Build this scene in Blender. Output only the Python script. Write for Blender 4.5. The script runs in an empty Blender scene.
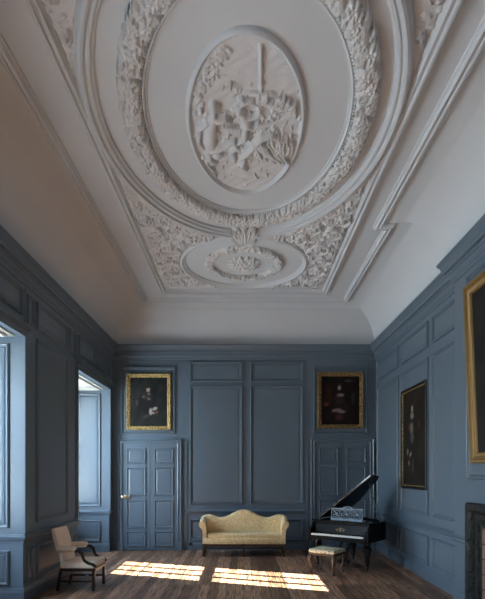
import bpy, bmesh, math, random
import numpy as np
from mathutils import Vector, Matrix
random.seed(7); rng = np.random.RandomState(11)
C = bpy.context.scene.collection
PI = math.pi

# ------------------------------------------------------------------ room dimensions (metres)
WX = 2.98          # half width of the room
YB, YF = 11.29, -0.75
ZC = 5.40          # flat ceiling
ZK = 4.59          # top of the cornice, foot of the cove
XG = -4.0          # plane of the window sashes
HEAD = 3.58
CY = 5.28          # centre of the ceiling
BX, BY0, BY1 = 2.83, 3.86, 6.72     # chimney breast
WINS = [(8.92, 11.04), (4.62, 6.74), (0.32, 2.44)]

# ------------------------------------------------------------------ materials
def mat(name, col, rough=.5, metal=0., spec=.5, bump=None, vary=None, coat=0., sheen=0.):
    m = bpy.data.materials.new(name); m.use_nodes = True
    nt = m.node_tree; b = nt.nodes['Principled BSDF']
    b.inputs['Base Color'].default_value = (*col, 1); b.inputs['Roughness'].default_value = rough
    b.inputs['Metallic'].default_value = metal; b.inputs['Specular IOR Level'].default_value = spec
    b.inputs['Coat Weight'].default_value = coat; b.inputs['Sheen Weight'].default_value = sheen
    tc = nt.nodes.new('ShaderNodeTexCoord')
    if vary:
        sc, c2, lo, hi = vary
        n = nt.nodes.new('ShaderNodeTexNoise'); n.inputs['Scale'].default_value = sc; n.inputs['Detail'].default_value = 4
        nt.links.new(tc.outputs['Object'], n.inputs['Vector'])
        r = nt.nodes.new('ShaderNodeValToRGB'); r.color_ramp.elements[0].position = lo; r.color_ramp.elements[1].position = hi
        r.color_ramp.elements[0].color = (*col, 1); r.color_ramp.elements[1].color = (*c2, 1)
        nt.links.new(n.outputs['Fac'], r.inputs['Fac']); nt.links.new(r.outputs['Color'], b.inputs['Base Color'])
    if bump:
        sc, st, dist = bump
        n = nt.nodes.new('ShaderNodeTexNoise'); n.inputs['Scale'].default_value = sc; n.inputs['Detail'].default_value = 5
        nt.links.new(tc.outputs['Object'], n.inputs['Vector'])
        bp = nt.nodes.new('ShaderNodeBump'); bp.inputs['Strength'].default_value = st; bp.inputs['Distance'].default_value = dist
        nt.links.new(n.outputs['Fac'], bp.inputs['Height']); nt.links.new(bp.outputs['Normal'], b.inputs['Normal'])
    return m

M = {}
M['blue'] = mat('blue_grey_paint', (.108, .148, .186), .34, spec=.5, bump=(6, .04, .01), vary=(1.3, (.118, .160, .201), .3, .7))
M['plaster'] = mat('white_plaster', (.615, .647, .668), .7, spec=.25, bump=(14, .05, .01), vary=(.9, (.585, .615, .635), .35, .7))
M['relief'] = mat('carved_plaster', (.655, .665, .67), .6, spec=.35, bump=(45, .35, .012))
M['cream'] = mat('cream_soffit', (.46, .45, .40), .5)  # off-white tone of the soffit panels
M['black'] = mat('black_lacquer', (.004, .004, .005), .16, spec=.5, coat=.6)
M['darkwood'] = mat('dark_mahogany', (.018, .009, .006), .3, vary=(12, (.035, .016, .01), .3, .7))
M['walnut'] = mat('walnut_leg', (.10, .055, .03), .38, vary=(14, (.05, .028, .016), .3, .7))
M['ivory'] = mat('ivory_keys', (.80, .79, .74), .35)
M['brass'] = mat('brass', (.75, .58, .30), .3, metal=1.)
M['palebrass'] = mat('pale_brass', (.80, .74, .55), .35, metal=.8)
M['gold'] = mat('gilded_wood', (.62, .45, .17), .45, metal=.3, bump=(45, 1., .03), vary=(30, (.20, .12, .04), .42, .66))
M['gold2'] = mat('dull_gilding', (.34, .22, .075), .45, metal=.35, bump=(45, 1., .03), vary=(26, (.12, .075, .028), .40, .65))
M['gold3'] = mat('smooth_gilding', (.23, .14, .042), .42, metal=.4, bump=(20, .3, .01), vary=(9, (.26, .15, .05), .35, .7))
M['ebony'] = mat('ebonised_frame', (.012, .011, .010), .35)
M['sofa'] = mat('mustard_damask', (.88, .70, .40), .8, spec=.2, bump=(70, .3, .006), vary=(26, (.74, .57, .30), .42, .58), sheen=.15)
M['tan'] = mat('beige_upholstery', (.88, .73, .60), .85, spec=.2, bump=(80, .3, .006), vary=(35, (.80, .65, .52), .42, .6), sheen=.15)
M['fret_sheen'] = mat('fretwork_reflected_tone', (.17, .215, .26), .42, metal=.4)  # blue-grey: reflected light put into the colour of the fretwork
M['plate'] = mat('piano_iron_plate', (.30, .19, .07), .4, metal=.7)
M['tan_grey'] = mat('tan_grey_edge', (.20, .17, .14), .5)  # tan-grey for the thin strip on the lid's front edge
M['fall'] = mat('black_satin', (.003, .003, .0035), .35, spec=.14)
M['marble'] = mat('black_green_marble', (.010, .013, .012), .4, spec=.25, bump=(28, .9, .03), vary=(9, (.035, .040, .034), .52, .75))
M['iron'] = mat('cast_iron', (.012, .011, .011), .5)
M['seat_spot'] = mat('stool_tapestry', (.74, .66, .44), .85, vary=(48, (.22, .18, .12), .52, .60))
M['white'] = mat('window_white_paint', (.70, .71, .70), .4)

def wood_floor():
    m = bpy.data.materials.new('old_oak_boards'); m.use_nodes = True
    nt = m.node_tree; b = nt.nodes['Principled BSDF']; N = nt.nodes.new; L = nt.links.new
    tc = N('ShaderNodeTexCoord'); mp = N('ShaderNodeMapping'); mp.inputs['Rotation'].default_value = (0, 0, PI/2)
    L(tc.outputs['Object'], mp.inputs['Vector'])
    br = N('ShaderNodeTexBrick'); L(mp.outputs['Vector'], br.inputs['Vector'])
    br.inputs['Color1'].default_value = (.125, .074, .047, 1); br.inputs['Color2'].default_value = (.40, .255, .17, 1)
    br.inputs['Mortar'].default_value = (.012, .008, .006, 1); br.inputs['Scale'].default_value = 1
    br.inputs['Mortar Size'].default_value = .004; br.inputs['Brick Width'].default_value = 2.6; br.inputs['Row Height'].default_value = .13
    br.offset = .37; br.inputs['Bias'].default_value = -.1
    m2 = N('ShaderNodeMapping'); m2.inputs['Scale'].default_value = (26, 1.6, 1); L(tc.outputs['Object'], m2.inputs['Vector'])
    n = N('ShaderNodeTexNoise'); n.inputs['Scale'].default_value = 1.6; n.inputs['Detail'].default_value = 7; L(m2.outputs['Vector'], n.inputs['Vector'])
    r = N('ShaderNodeValToRGB'); r.color_ramp.elements[0].position = .32; r.color_ramp.elements[0].color = (.30, .26, .24, 1)
    r.color_ramp.elements[1].position = .7; r.color_ramp.elements[1].color = (1.95, 1.75, 1.6, 1); L(n.outputs['Fac'], r.inputs['Fac'])
    mx = N('ShaderNodeMixRGB'); mx.blend_type = 'MULTIPLY'; mx.inputs['Fac'].default_value = 1
    L(br.outputs['Color'], mx.inputs['Color1']); L(r.outputs['Color'], mx.inputs['Color2']); L(mx.outputs['Color'], b.inputs['Base Color'])
    b.inputs['Roughness'].default_value = .42; b.inputs['Specular IOR Level'].default_value = .25
    bp = N('ShaderNodeBump'); bp.inputs['Strength'].default_value = .35; bp.inputs['Distance'].default_value = .01
    L(r.outputs['Color'], bp.inputs['Height']); L(bp.outputs['Normal'], b.inputs['Normal'])
    return m
M['floor'] = wood_floor()

def brick_mat():
    m = bpy.data.materials.new('firebox_brick'); m.use_nodes = True
    nt = m.node_tree; b = nt.nodes['Principled BSDF']; N = nt.nodes.new; L = nt.links.new
    tc = N('ShaderNodeTexCoord'); sp = N('ShaderNodeSeparateXYZ'); L(tc.outputs['Object'], sp.inputs['Vector'])
    ad = N('ShaderNodeMath'); L(sp.outputs['X'], ad.inputs[0]); L(sp.outputs['Y'], ad.inputs[1])
    cb = N('ShaderNodeCombineXYZ'); L(ad.outputs[0], cb.inputs['X']); L(sp.outputs['Z'], cb.inputs['Y'])
    br = N('ShaderNodeTexBrick'); L(cb.outputs['Vector'], br.inputs['Vector']); br.inputs['Scale'].default_value = 1
    br.inputs['Color1'].default_value = (.30, .18, .14, 1); br.inputs['Color2'].default_value = (.46, .32, .25, 1)
    br.inputs['Mortar'].default_value = (.12, .09, .075, 1); br.inputs['Mortar Size'].default_value = .008
    br.inputs['Brick Width'].default_value = .23; br.inputs['Row Height'].default_value = .18
    L(br.outputs['Color'], b.inputs['Base Color']); b.inputs['Roughness'].default_value = .85
    return m
M['brick'] = brick_mat()

def glass_mat():
    m = bpy.data.materials.new('window_glass'); m.use_nodes = True
    nt = m.node_tree; nt.nodes.remove(nt.nodes['Principled BSDF']); out = nt.nodes['Material Output']
    t = nt.nodes.new('ShaderNodeBsdfTransparent'); t.inputs['Color'].default_value = (.96, .98, .97, 1)
    g = nt.nodes.new('ShaderNodeBsdfGlossy'); g.inputs['Roughness'].default_value = .03
    x = nt.nodes.new('ShaderNodeMixShader'); x.inputs['Fac'].default_value = .06
    nt.links.new(t.outputs[0], x.inputs[1]); nt.links.new(g.outputs[0], x.inputs[2]); nt.links.new(x.outputs[0], out.inputs[0])
    return m
M['glass'] = glass_mat()

def paint_mat():
    m = bpy.data.materials.new('oil_paint'); m.use_nodes = True
    nt = m.node_tree; b = nt.nodes['Principled BSDF']
    a = nt.nodes.new('ShaderNodeAttribute'); a.attribute_name = 'paint'
    nt.links.new(a.outputs['Color'], b.inputs['Base Color']); b.inputs['Roughness'].default_value = .5
    b.inputs['Specular IOR Level'].default_value = .10
    return m
M['paint'] = paint_mat()

# ------------------------------------------------------------------ mesh helpers
class MB:
    def __init__(s): s.v = []; s.f = []; s.T = Matrix.Identity(4)
    def add(s, vs, fs):
        o = len(s.v); s.v += [tuple(s.T @ Vector(p)) for p in vs]; s.f += [tuple(i+o for i in f) for f in fs]
    def box(s, x0, x1, y0, y1, z0, z1):
        vs = [(x, y, z) for z in (z0, z1) for y in (y0, y1) for x in (x0, x1)]
        s.add(vs, [(0, 2, 3, 1), (4, 5, 7, 6), (0, 1, 5, 4), (2, 6, 7, 3), (0, 4, 6, 2), (1, 3, 7, 5)])
    def rbox(s, x0, x1, y0, y1, z0, z1, r=.02, seg=3, puff=0.):
        bm = bmesh.new(); bmesh.ops.create_cube(bm, size=1)
        for v in bm.verts:
            v.co = Vector(((x0+x1)/2+v.co.x*(x1-x0), (y0+y1)/2+v.co.y*(y1-y0), (z0+z1)/2+v.co.z*(z1-z0)))
        bmesh.ops.bevel(bm, geom=bm.edges[:], offset=r, segments=seg, profile=.5, affect='EDGES')
        s.frombm(bm)
    def frombm(s, bm):
        bm.verts.index_update()
        s.add([tuple(v.co) for v in bm.verts], [tuple(v.index for v in f.verts) for f in bm.faces]); bm.free()
    def tube(s, pts, rads, n=8, flat=1.):
        pts = [Vector(p) for p in pts]; rings = []
        if not hasattr(rads, '__len__'): rads = [rads]*len(pts)
        for i, p in enumerate(pts):
            d = (pts[min(i+1, len(pts)-1)]-pts[max(i-1, 0)]).normalized()
            up = Vector((0, 0, 1)) if abs(d.z) < .95 else Vector((1, 0, 0))
            a = d.cross(up).normalized(); b = a.cross(d)
            rings.append([tuple(p+a*math.cos(2*PI*k/n)*rads[i]+b*math.sin(2*PI*k/n)*rads[i]*flat) for k in range(n)])
        vs = [q for r in rings for q in r]; fs = []
        for i in range(len(pts)-1):
            for k in range(n): fs.append((i*n+k, i*n+(k+1) % n, (i+1)*n+(k+1) % n, (i+1)*n+k))
        fs.append(tuple(range(n))[::-1]); fs.append(tuple((len(pts)-1)*n+k for k in range(n)))
        s.add(vs, fs)
    def bar(s, p, q, w, h):      # rectangular bar between two points
        p, q = Vector(p), Vector(q); d = (q-p).normalized()
        up = Vector((0, 0, 1)) if abs(d.z) < .95 else Vector((0, 1, 0))
        a = d.cross(up).normalized()*w/2; b = a.normalized().cross(d)*h/2
        vs = [tuple(c+sa*a+sb*b) for c in (p, q) for sa, sb in ((-1, -1), (1, -1), (1, 1), (-1, 1))]
        s.add(vs, [(0, 1, 2, 3), (7, 6, 5, 4)]+[(k, k+4, (k+1) % 4+4, (k+1) % 4) for k in range(4)])
    def prism(s, poly, z0, z1):
        n = len(poly)
        s.add([(x, y, z0) for x, y in poly]+[(x, y, z1) for x, y in poly],
              [tuple(range(n))[::-1], tuple(range(n, 2*n))]+[(k, (k+1) % n, (k+1) % n+n, k+n) for k in range(n)])
    def lathe(s, prof, n=14, at=(0, 0, 0)):
        vs = [(at[0]+r*math.cos(2*PI*k/n), at[1]+r*math.sin(2*PI*k/n), at[2]+z) for r, z in prof for k in range(n)]
        fs = [(i*n+k, i*n+(k+1) % n, (i+1)*n+(k+1) % n, (i+1)*n+k) for i in range(len(prof)-1) for k in range(n)]
        s.add(vs, fs)
    def build(s, name, m, parent=None, smooth=False, bevel=0, loc=None):
        me = bpy.data.meshes.new(name)
        me.from_pydata(s.v, [], s.f); me.validate()
        bm = bmesh.new(); bm.from_mesh(me); bmesh.ops.recalc_face_normals(bm, faces=bm.faces[:]); bm.to_mesh(me); bm.free()
        me.materials.append(m)
        if smooth:
            me.polygons.foreach_set('use_smooth', [True]*len(me.polygons))
            if smooth == 'auto':
                me.set_sharp_from_angle(angle=math.radians(38))
        o = bpy.data.objects.new(name, me); C.objects.link(o)
        if parent: o.parent = parent
        if bevel:
            b = o.modifiers.new('bevel', 'BEVEL'); b.width = bevel; b.segments = 2; b.limit_method = 'ANGLE'
        if loc: o.location = loc
        return o

def offset_poly(pts, o):         # closed polygon, positive o = towards the left of travel
    n = len(pts); out = []
    for i in range(n):
        p0, p, p1 = Vector(pts[i-1]), Vector(pts[i]), Vector(pts[(i+1) % n])
        d0 = (p-p0).normalized(); d1 = (p1-p).normalized()
        n0 = Vector((-d0.y, d0.x)); n1 = Vector((-d1.y, d1.x)); b = (n0+n1)
        b = b/ max(1e-6, (1+n0.dot(n1)))
        out.append(p+b*o)
    return out
def sweep(mb, pts, prof, F):     # pts 2D closed; prof (offset, height); F maps (u, v, h) to 3D
    n = len(pts); rings = [offset_poly(pts, o) for o, h in prof]
    vs = [F(p[0], p[1], h) for (o, h), ring in zip(prof, rings) for p in ring]
    fs = [(i*n+k, i*n+(k+1) % n, (i+1)*n+(k+1) % n, (i+1)*n+k) for i in range(len(prof)-1) for k in range(n)]
    mb.add(vs, fs)
def rect(u0, u1, v0, v1): return [(u0, v0), (u1, v0), (u1, v1), (u0, v1)]     # counter-clockwise, inside on the left
PANEL = [(0, -.003), (.002, .022), (.012, .036), (.024, .032), (.034, .014), (.044, .020), (.054, .008), (.058, -.003)]
def panel(mb, F, u0, u1, v0, v1, prof=PANEL, field=True):
    sweep(mb, rect(u0, u1, v0, v1), prof, F)
    if field and u1-u0 > .25 and v1-v0 > .25:     # slightly raised field inside the moulding
        a = .058
        r0 = rect(u0+a, u1-a, v0+a, v1-a); 
        sweep(mb, r0, [(0, -.003), (.001, .004), (.045, .011)], F)
        r1 = rect(u0+a+.045, u1-a-.045, v0+a+.045, v1-a-.045)
        mb.add([F(u, v, .011) for u, v in r1], [(0, 1, 2, 3)])

FB = lambda u, v, h: (u, YB-h, v)              # back wall
FR = lambda u, v, h: (WX-h, u, v)              # right wall
FL = lambda u, v, h: (-WX+h, u, v)             # left wall
FBR = lambda u, v, h: (BX-h, u, v)             # chimney breast
FC = lambda u, v, h: (u, v, ZC-h)              # ceiling

def struct(o): o['kind'] = 'structure'; return o
def empty(name, loc=(0, 0, 0), rz=0):
    o = bpy.data.objects.new(name, None); C.objects.link(o); o.location = loc; o.rotation_euler = (0, 0, rz)
    o.empty_display_size = .1; return o
def tag(o, label, cat, group=None):
    o['label'] = label; o['category'] = cat
    if group: o['group'] = group
    return o

# ------------------------------------------------------------------ floor
mb = MB(); mb.box(-4.15, WX+.2, YF-.2, YB+.2, -.1, 0)
struct(mb.build('floor', M['floor']))

# ------------------------------------------------------------------ back wall with its panelling
mb = MB(); mb.box(-4.15, WX+.2, YB, YB+.2, 0, ZC+.15)
S = 500/YB
ux = lambda px: (px-244)/S
for a, b in ((190, 242.2), (250.4, 303)):
    panel(mb, FB, ux(a), ux(b), 3.80, 4.25)
    panel(mb, FB, ux(a), ux(b), 1.04, 3.71)
    panel(mb, FB, ux(a), ux(b), .22, .70)
panel(mb, FB, ux(121.5), ux(175), 2.62, 4.13, field=False)
panel(mb, FB, ux(313.5), ux(367.5), 2.62, 4.13, field=False)
# flat pilaster strips beside the doors
for a, b in ((184.5, 187), (305, 308)): mb.box(ux(a), ux(b), YB-.02, YB, .2, 2.46)
struct(mb.build('wall_back', M['blue'], smooth=False))

def doorway(n, c, x0, x1, zt, handle_side):
    d = empty('door_%d' % n, (0, 0, 0)); struct(d)
    a = MB(); prof = [(0, 0), (.0, .045), (-.02, .055), (-.045, .04), (-.06, .04), (-.08, .062), (-.10, .055), (-.105, 0)]
    # architrave: runs round the door, foot hidden in the floor
    sweep(a, rect(x0, x1, -.5, zt), prof, FB); a2 = MB()
    a2.v, a2.f = [], []
    keep = [tuple(p) for p in a.v]
    a.v = [(x, y, max(z, .0)) for x, y, z in keep]
    for sx in (x0-.11, x1-.005): a.box(sx, sx+.115, YB-.075, YB, 0, .20)
    a.build('architrave', M['blue'], d)
    mid = (x0+x1)/2
    for (u0, u1) in ((x0, mid-.004), (mid+.004, x1)):
        l = MB(); l.box(u0, u1, YB-.022, YB+.02, .01, zt)
        F = lambda u, v, h: (u, YB-.022-h, v)
        w = u1-u0; m_ = .10
        # rails and stiles stand in front, panels sit between them
        zs = [(.10, .42), (.52, 1.13), (1.25, 1.87), (1.98, 2.30)]
        for z0, z1 in zs:
            sweep(l, rect(u0+m_, u1-m_, z0*zt/2.42, z1*zt/2.42), [(-.012, -.002), (-.006, .022), (.006, .025), (.02, .004), (.035, .001), (.06, .010)], F)
            aa = .06
            l.add([F(u, v, .010) for u, v in rect(u0+m_+aa, u1-m_-aa, z0*zt/2.42+aa, z1*zt/2.42-aa)], [(0, 1, 2, 3)])
        l.build('door_leaf', M['blue'], d)
    if handle_side:
        hx, hz = ux(125.5), 1.21
        h = MB(); h.rbox(hx-.035, hx+.11, YB-.05, YB-.02, hz-.045, hz+.045, .012)
        h.T = Matrix.Translation((hx-.03, YB-.12, hz))
        h.lathe([(0, -.042), (.03, -.036), (.045, -.015), (.045, .015), (.03, .036), (0, .042)], 12)
        h.T = Matrix.Identity(4)
        h.tube([(hx-.03, YB-.12, hz), (hx-.03, YB-.04, hz)], .015)
        h.tube([(hx-.03, YB-.12, hz), (hx+.04, YB-.115, hz+.018), (hx+.085, YB-.11, hz+.02)], [.03, .026, .022])
        ho = h.build('door_handle', M['palebrass'], d, smooth=True); ho['label'] = 'brass door handle with a lever'
    return d
doorway(1, 0, ux(123), ux(177.5), 2.40, True)
doorway(2, 0, ux(315), ux(369.5), 2.42, False)

# ------------------------------------------------------------------ left wall: deep piers between window bays
mb = MB()
ys = [YF-.2]
for y0, y1 in sorted(WINS): ys += [y0, y1]
ys.append(YB)
for i in range(0, len(ys), 2): mb.box(-4.15, -WX, ys[i], ys[i+1], 0, ZC+.15)
for y0, y1 in WINS:
    mb.box(-4.15, -WX, y0, y1, HEAD, ZC+.15)            # wall over the bay
    c = (y0+y1)/2-.11; a, b = c-.72, c+.72
    mb.box(-4.15, XG+.06, y0, a, 0, HEAD); mb.box(-4.15, XG+.06, b, y1, 0, HEAD)
    mb.box(-4.15, XG+.06, a, b, 0, .96); mb.box(-4.15, XG+.06, a, b, 3.50, HEAD)
    # frieze panels over the window
    m_ = (y0+y1)/2
    panel(mb, FL, y0+.06, m_-.06, 3.86, 4.22); panel(mb, FL, m_+.06, y1-.06, 3.86, 4.22)
    for F in (lambda u, v, h: (u, y1-h, v), lambda u, v, h: (u, y0+h, v)):      # the panelled cheeks of the bay
        big = [(0, -.003), (.003, .022), (.016, .036), (.034, .030), (.050, .012), (.064, .022), (.074, -.003)]
        panel(mb, F, -3.86, -3.16, 1.00, 3.49, big); panel(mb, F, -3.86, -3.16, .23, .70, big)
        for z, p in ((.83, .03), (.865, .055)): pass
for y0, y1 in ((6.74, 8.92), (2.44, 4.62)):
    panel(mb, FL, y0+.42, y1-.53, 3.80, 4.20); panel(mb, FL, y0+.42, y1-.53, 1.04, 3.67); panel(mb, FL, y0+.42, y1-.53, .24, .72)
    for a, b in ((y0+.10, y0+.34), (y1-.44, y1-.10)):
        panel(mb, FL, a, b, 3.80, 4.20, field=False); panel(mb, FL, a, b, .24, .72, field=False)
    mb.box(-WX-.01, -WX+.012, y0+.05, y0+.09, .92, 4.25); mb.box(-WX-.01, -WX+.012, y1-.09, y1-.05, .92, 4.25)
struct(mb.build('wall_left', M['blue']))

for i, (y0, y1) in enumerate(WINS):
    w = empty('window_%d' % (i+1), (XG, (y0+y1)/2, 0)); struct(w); L0 = Vector((-XG, -(y0+y1)/2, 0))
    T = Matrix.Translation(L0)
    c = (y0+y1)/2-.11; hw = .63
    f = MB(); f.T = T
    for a, b in ((c-hw-.09, c-hw), (c+hw, c+hw+.09)): f.box(XG-.08, XG+.07, a, b, .93, 3.53)
    f.box(XG-.08, XG+.07, c-hw, c+hw, 3.46, 3.53); f.box(XG-.10, XG+.16, c-hw-.12, c+hw+.12, .93, .99)
    f.build('window_frame', M['white'], w)
    for (z0, z1, dx) in ((1.04, 2.12, .02), (2.27, 3.44, -.03)):
        s = MB(); s.T = T; X0, X1 = XG+dx-.02, XG+dx+.02
        s.box(X0, X1, c-hw-.005, c-hw+.03, z0-.055, z1+.05); s.box(X0, X1, c+hw-.03, c+hw+.005, z0-.055, z1+.05)
        s.box(X0, X1, c-hw, c+hw, z0-.055, z0); s.box(X0, X1, c-hw, c+hw, z1, z1+.075)
        for k in (1, 2):
            y = c-hw+2*hw*k/3; s.box(X0, X1, y-.052, y+.052, z0, z1)
            z = z0+(z1-z0)*k/3; s.box(XG+dx-.008, XG+dx+.008, c-hw, c+hw, z-.004, z+.004)
        so = s.build('sash', M['white'], w)
        g = MB(); g.T = T; g.box(XG+dx-.002, XG+dx+.002, c-hw, c+hw, z0, z1)
        g.build('pane', M['glass'], so)
    sp = MB(); sp.T = T; sp.box(XG+.10, -WX-.07, y0+.08, y1-.08, HEAD-.016, HEAD)
    sweep(sp, rect(XG+.16, -WX-.14, y0+.15, y1-.15), [(0, 0), (0, .02), (.02, .035), (.05, .02), (.06, 0)], lambda u, v, h: (u, v, HEAD-.012-h))
    so = sp.build('soffit_panel', M['cream'], w); so['label'] = 'cream soffit panel'
    # bead and moulded shelf round the opening, on the wall face
    bd = MB(); bd.T = T
    for y, sgn in ((y0, -1), (y1, 1)):
        if y > YB-.3: bd.box(-WX, -WX+.03, y, y+.05, .92, HEAD)
        else: bd.box(-WX, -WX+.03, min(y, y+sgn*.05), max(y, y+sgn*.05), .92, HEAD)
    bd.box(-WX, -WX+.035, y0-.05, min(y1+.05, YB), HEAD, HEAD+.06)
    bd.build('window_bead', M['blue'], w)
    sh = MB(); sh.T = T; e0, e1 = y0-.08, min(y1+.08, YB-.02)
    for z0, z1, p in ((HEAD+.06, HEAD+.09, .04), (HEAD+.09, HEAD+.115, .075), (HEAD+.115, HEAD+.14, .10)): sh.box(-WX, -WX+p, e0, e1, z0, z1)
    sh.build('window_cornice', M['blue'], w)

# ------------------------------------------------------------------ right wall with chimney breast
mb = MB()
FY0, FY1, FZ = 4.66, 5.92, 1.10                                          # firebox opening
mb.box(WX, WX+.6, YF-.2, FY0, 0, ZC+.15); mb.box(WX, WX+.6, FY1, YB, 0, ZC+.15); mb.box(WX, WX+.6, FY0, FY1, FZ+.01, ZC+.15)
mb.box(BX, WX, FY1, BY1, 0, ZK+.02); mb.box(BX, WX, BY0, FY0, 0, ZK+.02); mb.box(BX, WX, FY0, FY1, FZ, ZK+.02)
for a, b in ((9.62, 11.14), (8.06, 9.46), (6.98, 7.86)):
    panel(mb, FR, a, b, 3.78, 4.20); panel(mb, FR, a, b, 1.04, 3.62); panel(mb, FR, a, b, .24, .72)
for a, b in ((.1, 1.7), (1.9, 3.6)):
    panel(mb, FR, a, b, 3.78, 4.20); panel(mb, FR, a, b, 1.04, 3.62); panel(mb, FR, a, b, .24, .72)
panel(mb, FBR, BY0+.32, 6.30, 1.66, 4.22)
struct(mb.build('wall_right', M['blue']))
mb = MB(); mb.box(-4.15, WX+.2, YF-.2, YF, 0, ZC+.15)
FF = lambda u, v, h: (u, YF+h, v)
for a, b in ((-2.8, -1.5), (-1.3, 0), (.2, 1.5), (1.7, 2.8)):
    panel(mb, FF, a, b, 3.78, 4.20); panel(mb, FF, a, b, 1.04, 3.62); panel(mb, FF, a, b, .24, .72)
struct(mb.build('wall_front', M['blue']))

# ------------------------------------------------------------------ running mouldings round the room
LOOP = [(-WX, YF), (WX, YF), (WX, BY0), (BX, BY0), (BX, BY1), (WX, BY1), (WX, YB), (-WX, YB)]
F0 = lambda u, v, h: (u, v, h)
corn = [(0, 4.29), (.02, 4.30), (.025, 4.335), (.04, 4.345), (.055, 4.375), (.06, 4.41), (.075, 4.415), (.08, 4.44), (.12, 4.445),
        (.122, 4.49), (.132, 4.50), (.145, 4.535), (.168, 4.565), (.178, 4.575), (.18, 4.60), (0, 4.60)]
mb = MB(); sweep(mb, LOOP, corn, F0); struct(mb.build('trim_1', M['blue']))
# dado rail: round the walls, into the window bays, broken at the doors and fireplace
rail = [(0, .80), (.014, .805), (.018, .835), (.034, .845), (.046, .865), (.05, .89), (.03, .898), (.028, .912), (0, .915)]
skirt = [(0, 0), (.018, 0), (.018, .135), (.014, .15), (.012, .17), (.008, .185), (0, .19)]
def run(mb, pts, prof):          # open path, mitred, offset to the left
    pts = [Vector(p) for p in pts]; n = len(pts); rings = []
    for o, z in prof:
        r = []
        for i, p in enumerate(pts):
            ds = []
            if i > 0: ds.append((p-pts[i-1]).normalized())
            if i < n-1: ds.append((pts[i+1]-p).normalized())
            ns = [Vector((-d.y, d.x)) for d in ds]
            b = ns[0] if len(ns) == 1 else (ns[0]+ns[1])/(1+ns[0].dot(ns[1]))
            q = p+b*o; r.append((q.x, q.y, z))
        rings.append(r)
    vs = [p for r in rings for p in r]; m = len(prof)
    fs = [(i*n+k, i*n+k+1, (i+1)*n+k+1, (i+1)*n+k) for i in range(m-1) for k in range(n-1)]
    fs += [tuple(i*n for i in range(m)), tuple(i*n+n-1 for i in range(m))]
    mb.add(vs, fs)
xg = XG+.06
left_path = [(-WX, YB)]
for y0, y1 in WINS: left_path += [(-WX, y1), (xg, y1), (xg, y0), (-WX, y0)]
left_path += [(-WX, YF)]
back_runs = [[(ux(305), YB), (ux(187.5), YB)]]
right_runs = [[(WX, YF), (WX, BY0), (BX, BY0), (BX, 4.30)], [(BX, 6.28), (BX, BY1), (WX, BY1), (WX, YB), (ux(375.5), YB)]]
for nm, prof, mm in (('trim_2', rail, 'blue'),):
    mb = MB(); run(mb, left_path, prof)
    for r in back_runs+right_runs: run(mb, r, prof)
    struct(mb.build(nm, M[mm]))
mb = MB(); run(mb, left_path, skirt); struct(mb.build('baseboard_left', M['blue']))
mb = MB(); [run(mb, r, skirt) for r in back_runs]; struct(mb.build('baseboard_back', M['blue']))
mb = MB(); [run(mb, r, skirt) for r in right_runs]; struct(mb.build('baseboard_right', M['blue']))
mb = MB(); run(mb, [(-WX, YF), (WX, YF)], skirt); struct(mb.build('baseboard_front', M['blue']))

# ------------------------------------------------------------------ ceiling: flat, cove, step over the chimney breast
def cloop(t):
    a = t*PI/2; s_ = math.sin(a); lerp = lambda p, q: p+(q-p)*s_
    z = ZC-(ZC-ZK)*(1-math.cos(a))
    xl = -lerp(2.13, 2.93); xf = lerp(2.19, 2.93); xn = lerp(2.03, 2.80)
    yb = lerp(10.56, 11.24); yf = lerp(-.02, -.70); k1 = lerp(7.33, 6.89); k0 = 2*CY-k1
    return [(xl, yb), (xf, yb), (xf, k1), (xn, k1), (xn, k0), (xf, k0), (xf, yf), (xl, yf)], z
mb = MB(); NT = 20; vs = []
for i in range(NT+1):
    L_, z = cloop(i/NT); vs += [(x, y, z) for x, y in L_]
# the last ring goes down behind the cornice
L_, z = cloop(1); vs += [(x, y, ZK-.1) for x, y in L_]
mb.add(vs, [(i*8+k, i*8+(k+1) % 8, (i+1)*8+(k+1) % 8, (i+1)*8+k) for i in range(NT+1) for k in range(8)])
L_, z = cloop(0); l = [(x, y) for x, y in L_]
mb.add([(x, y, ZC) for x, y in l], [(0, 1, 2, 5, 6, 7), (2, 3, 4, 5)])
mb.box(-4.15, WX+.2, YF-.2, YB+.2, ZC+.15, ZC+.3)
ceil = struct(mb.build('ceiling', M['plaster'], smooth='auto'))

cm = [(0, -.01), (-.012, .0), (.0, .040), (.018, .052), (.034, .050), (.040, .034), (.052, .030), (.062, .044), (.080, .050), (.094, .036), (.098, .020), (.112, .016), (.116, -.004)]
mb = MB(); sweep(mb, list(reversed(l)), [(o, h*1.25) for o, h in cm], FC)
struct(mb.build('trim_3', M['plaster'], smooth='auto'))
IR = rect(-1.69, 1.69, 2*CY-10.09, 10.09)
im = [(0, -.01), (.0, .018), (.014, .026), (.020, .060), (.040, .078), (.058, .074), (.064, .052), (.078, .048), (.090, .060), (.106, .060), (.118, .036), (.132, .026), (.14, .0)]
mb = MB(); sweep(mb, IR, im, FC); struct(mb.build('trim_4', M['plaster'], smooth='auto'))
def ell(a, b, cx=0, cy=CY, n=160): return [(cx+a*math.cos(2*PI*k/n), cy+b*math.sin(2*PI*k/n)) for k in range(n)]
rg = [(0, -.01), (.0, .03), (.018, .050), (.030, .085), (.055, .10), (.078, .092), (.086, .062), (.100, .058), (.112, .070), (.132, .066), (.145, .036), (.165, .028), (.17, -.004)]
mb = MB(); sweep(mb, ell(1.61, 2.39), rg, FC); struct(mb.build('trim_5', M['plaster'], smooth='auto'))

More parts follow.
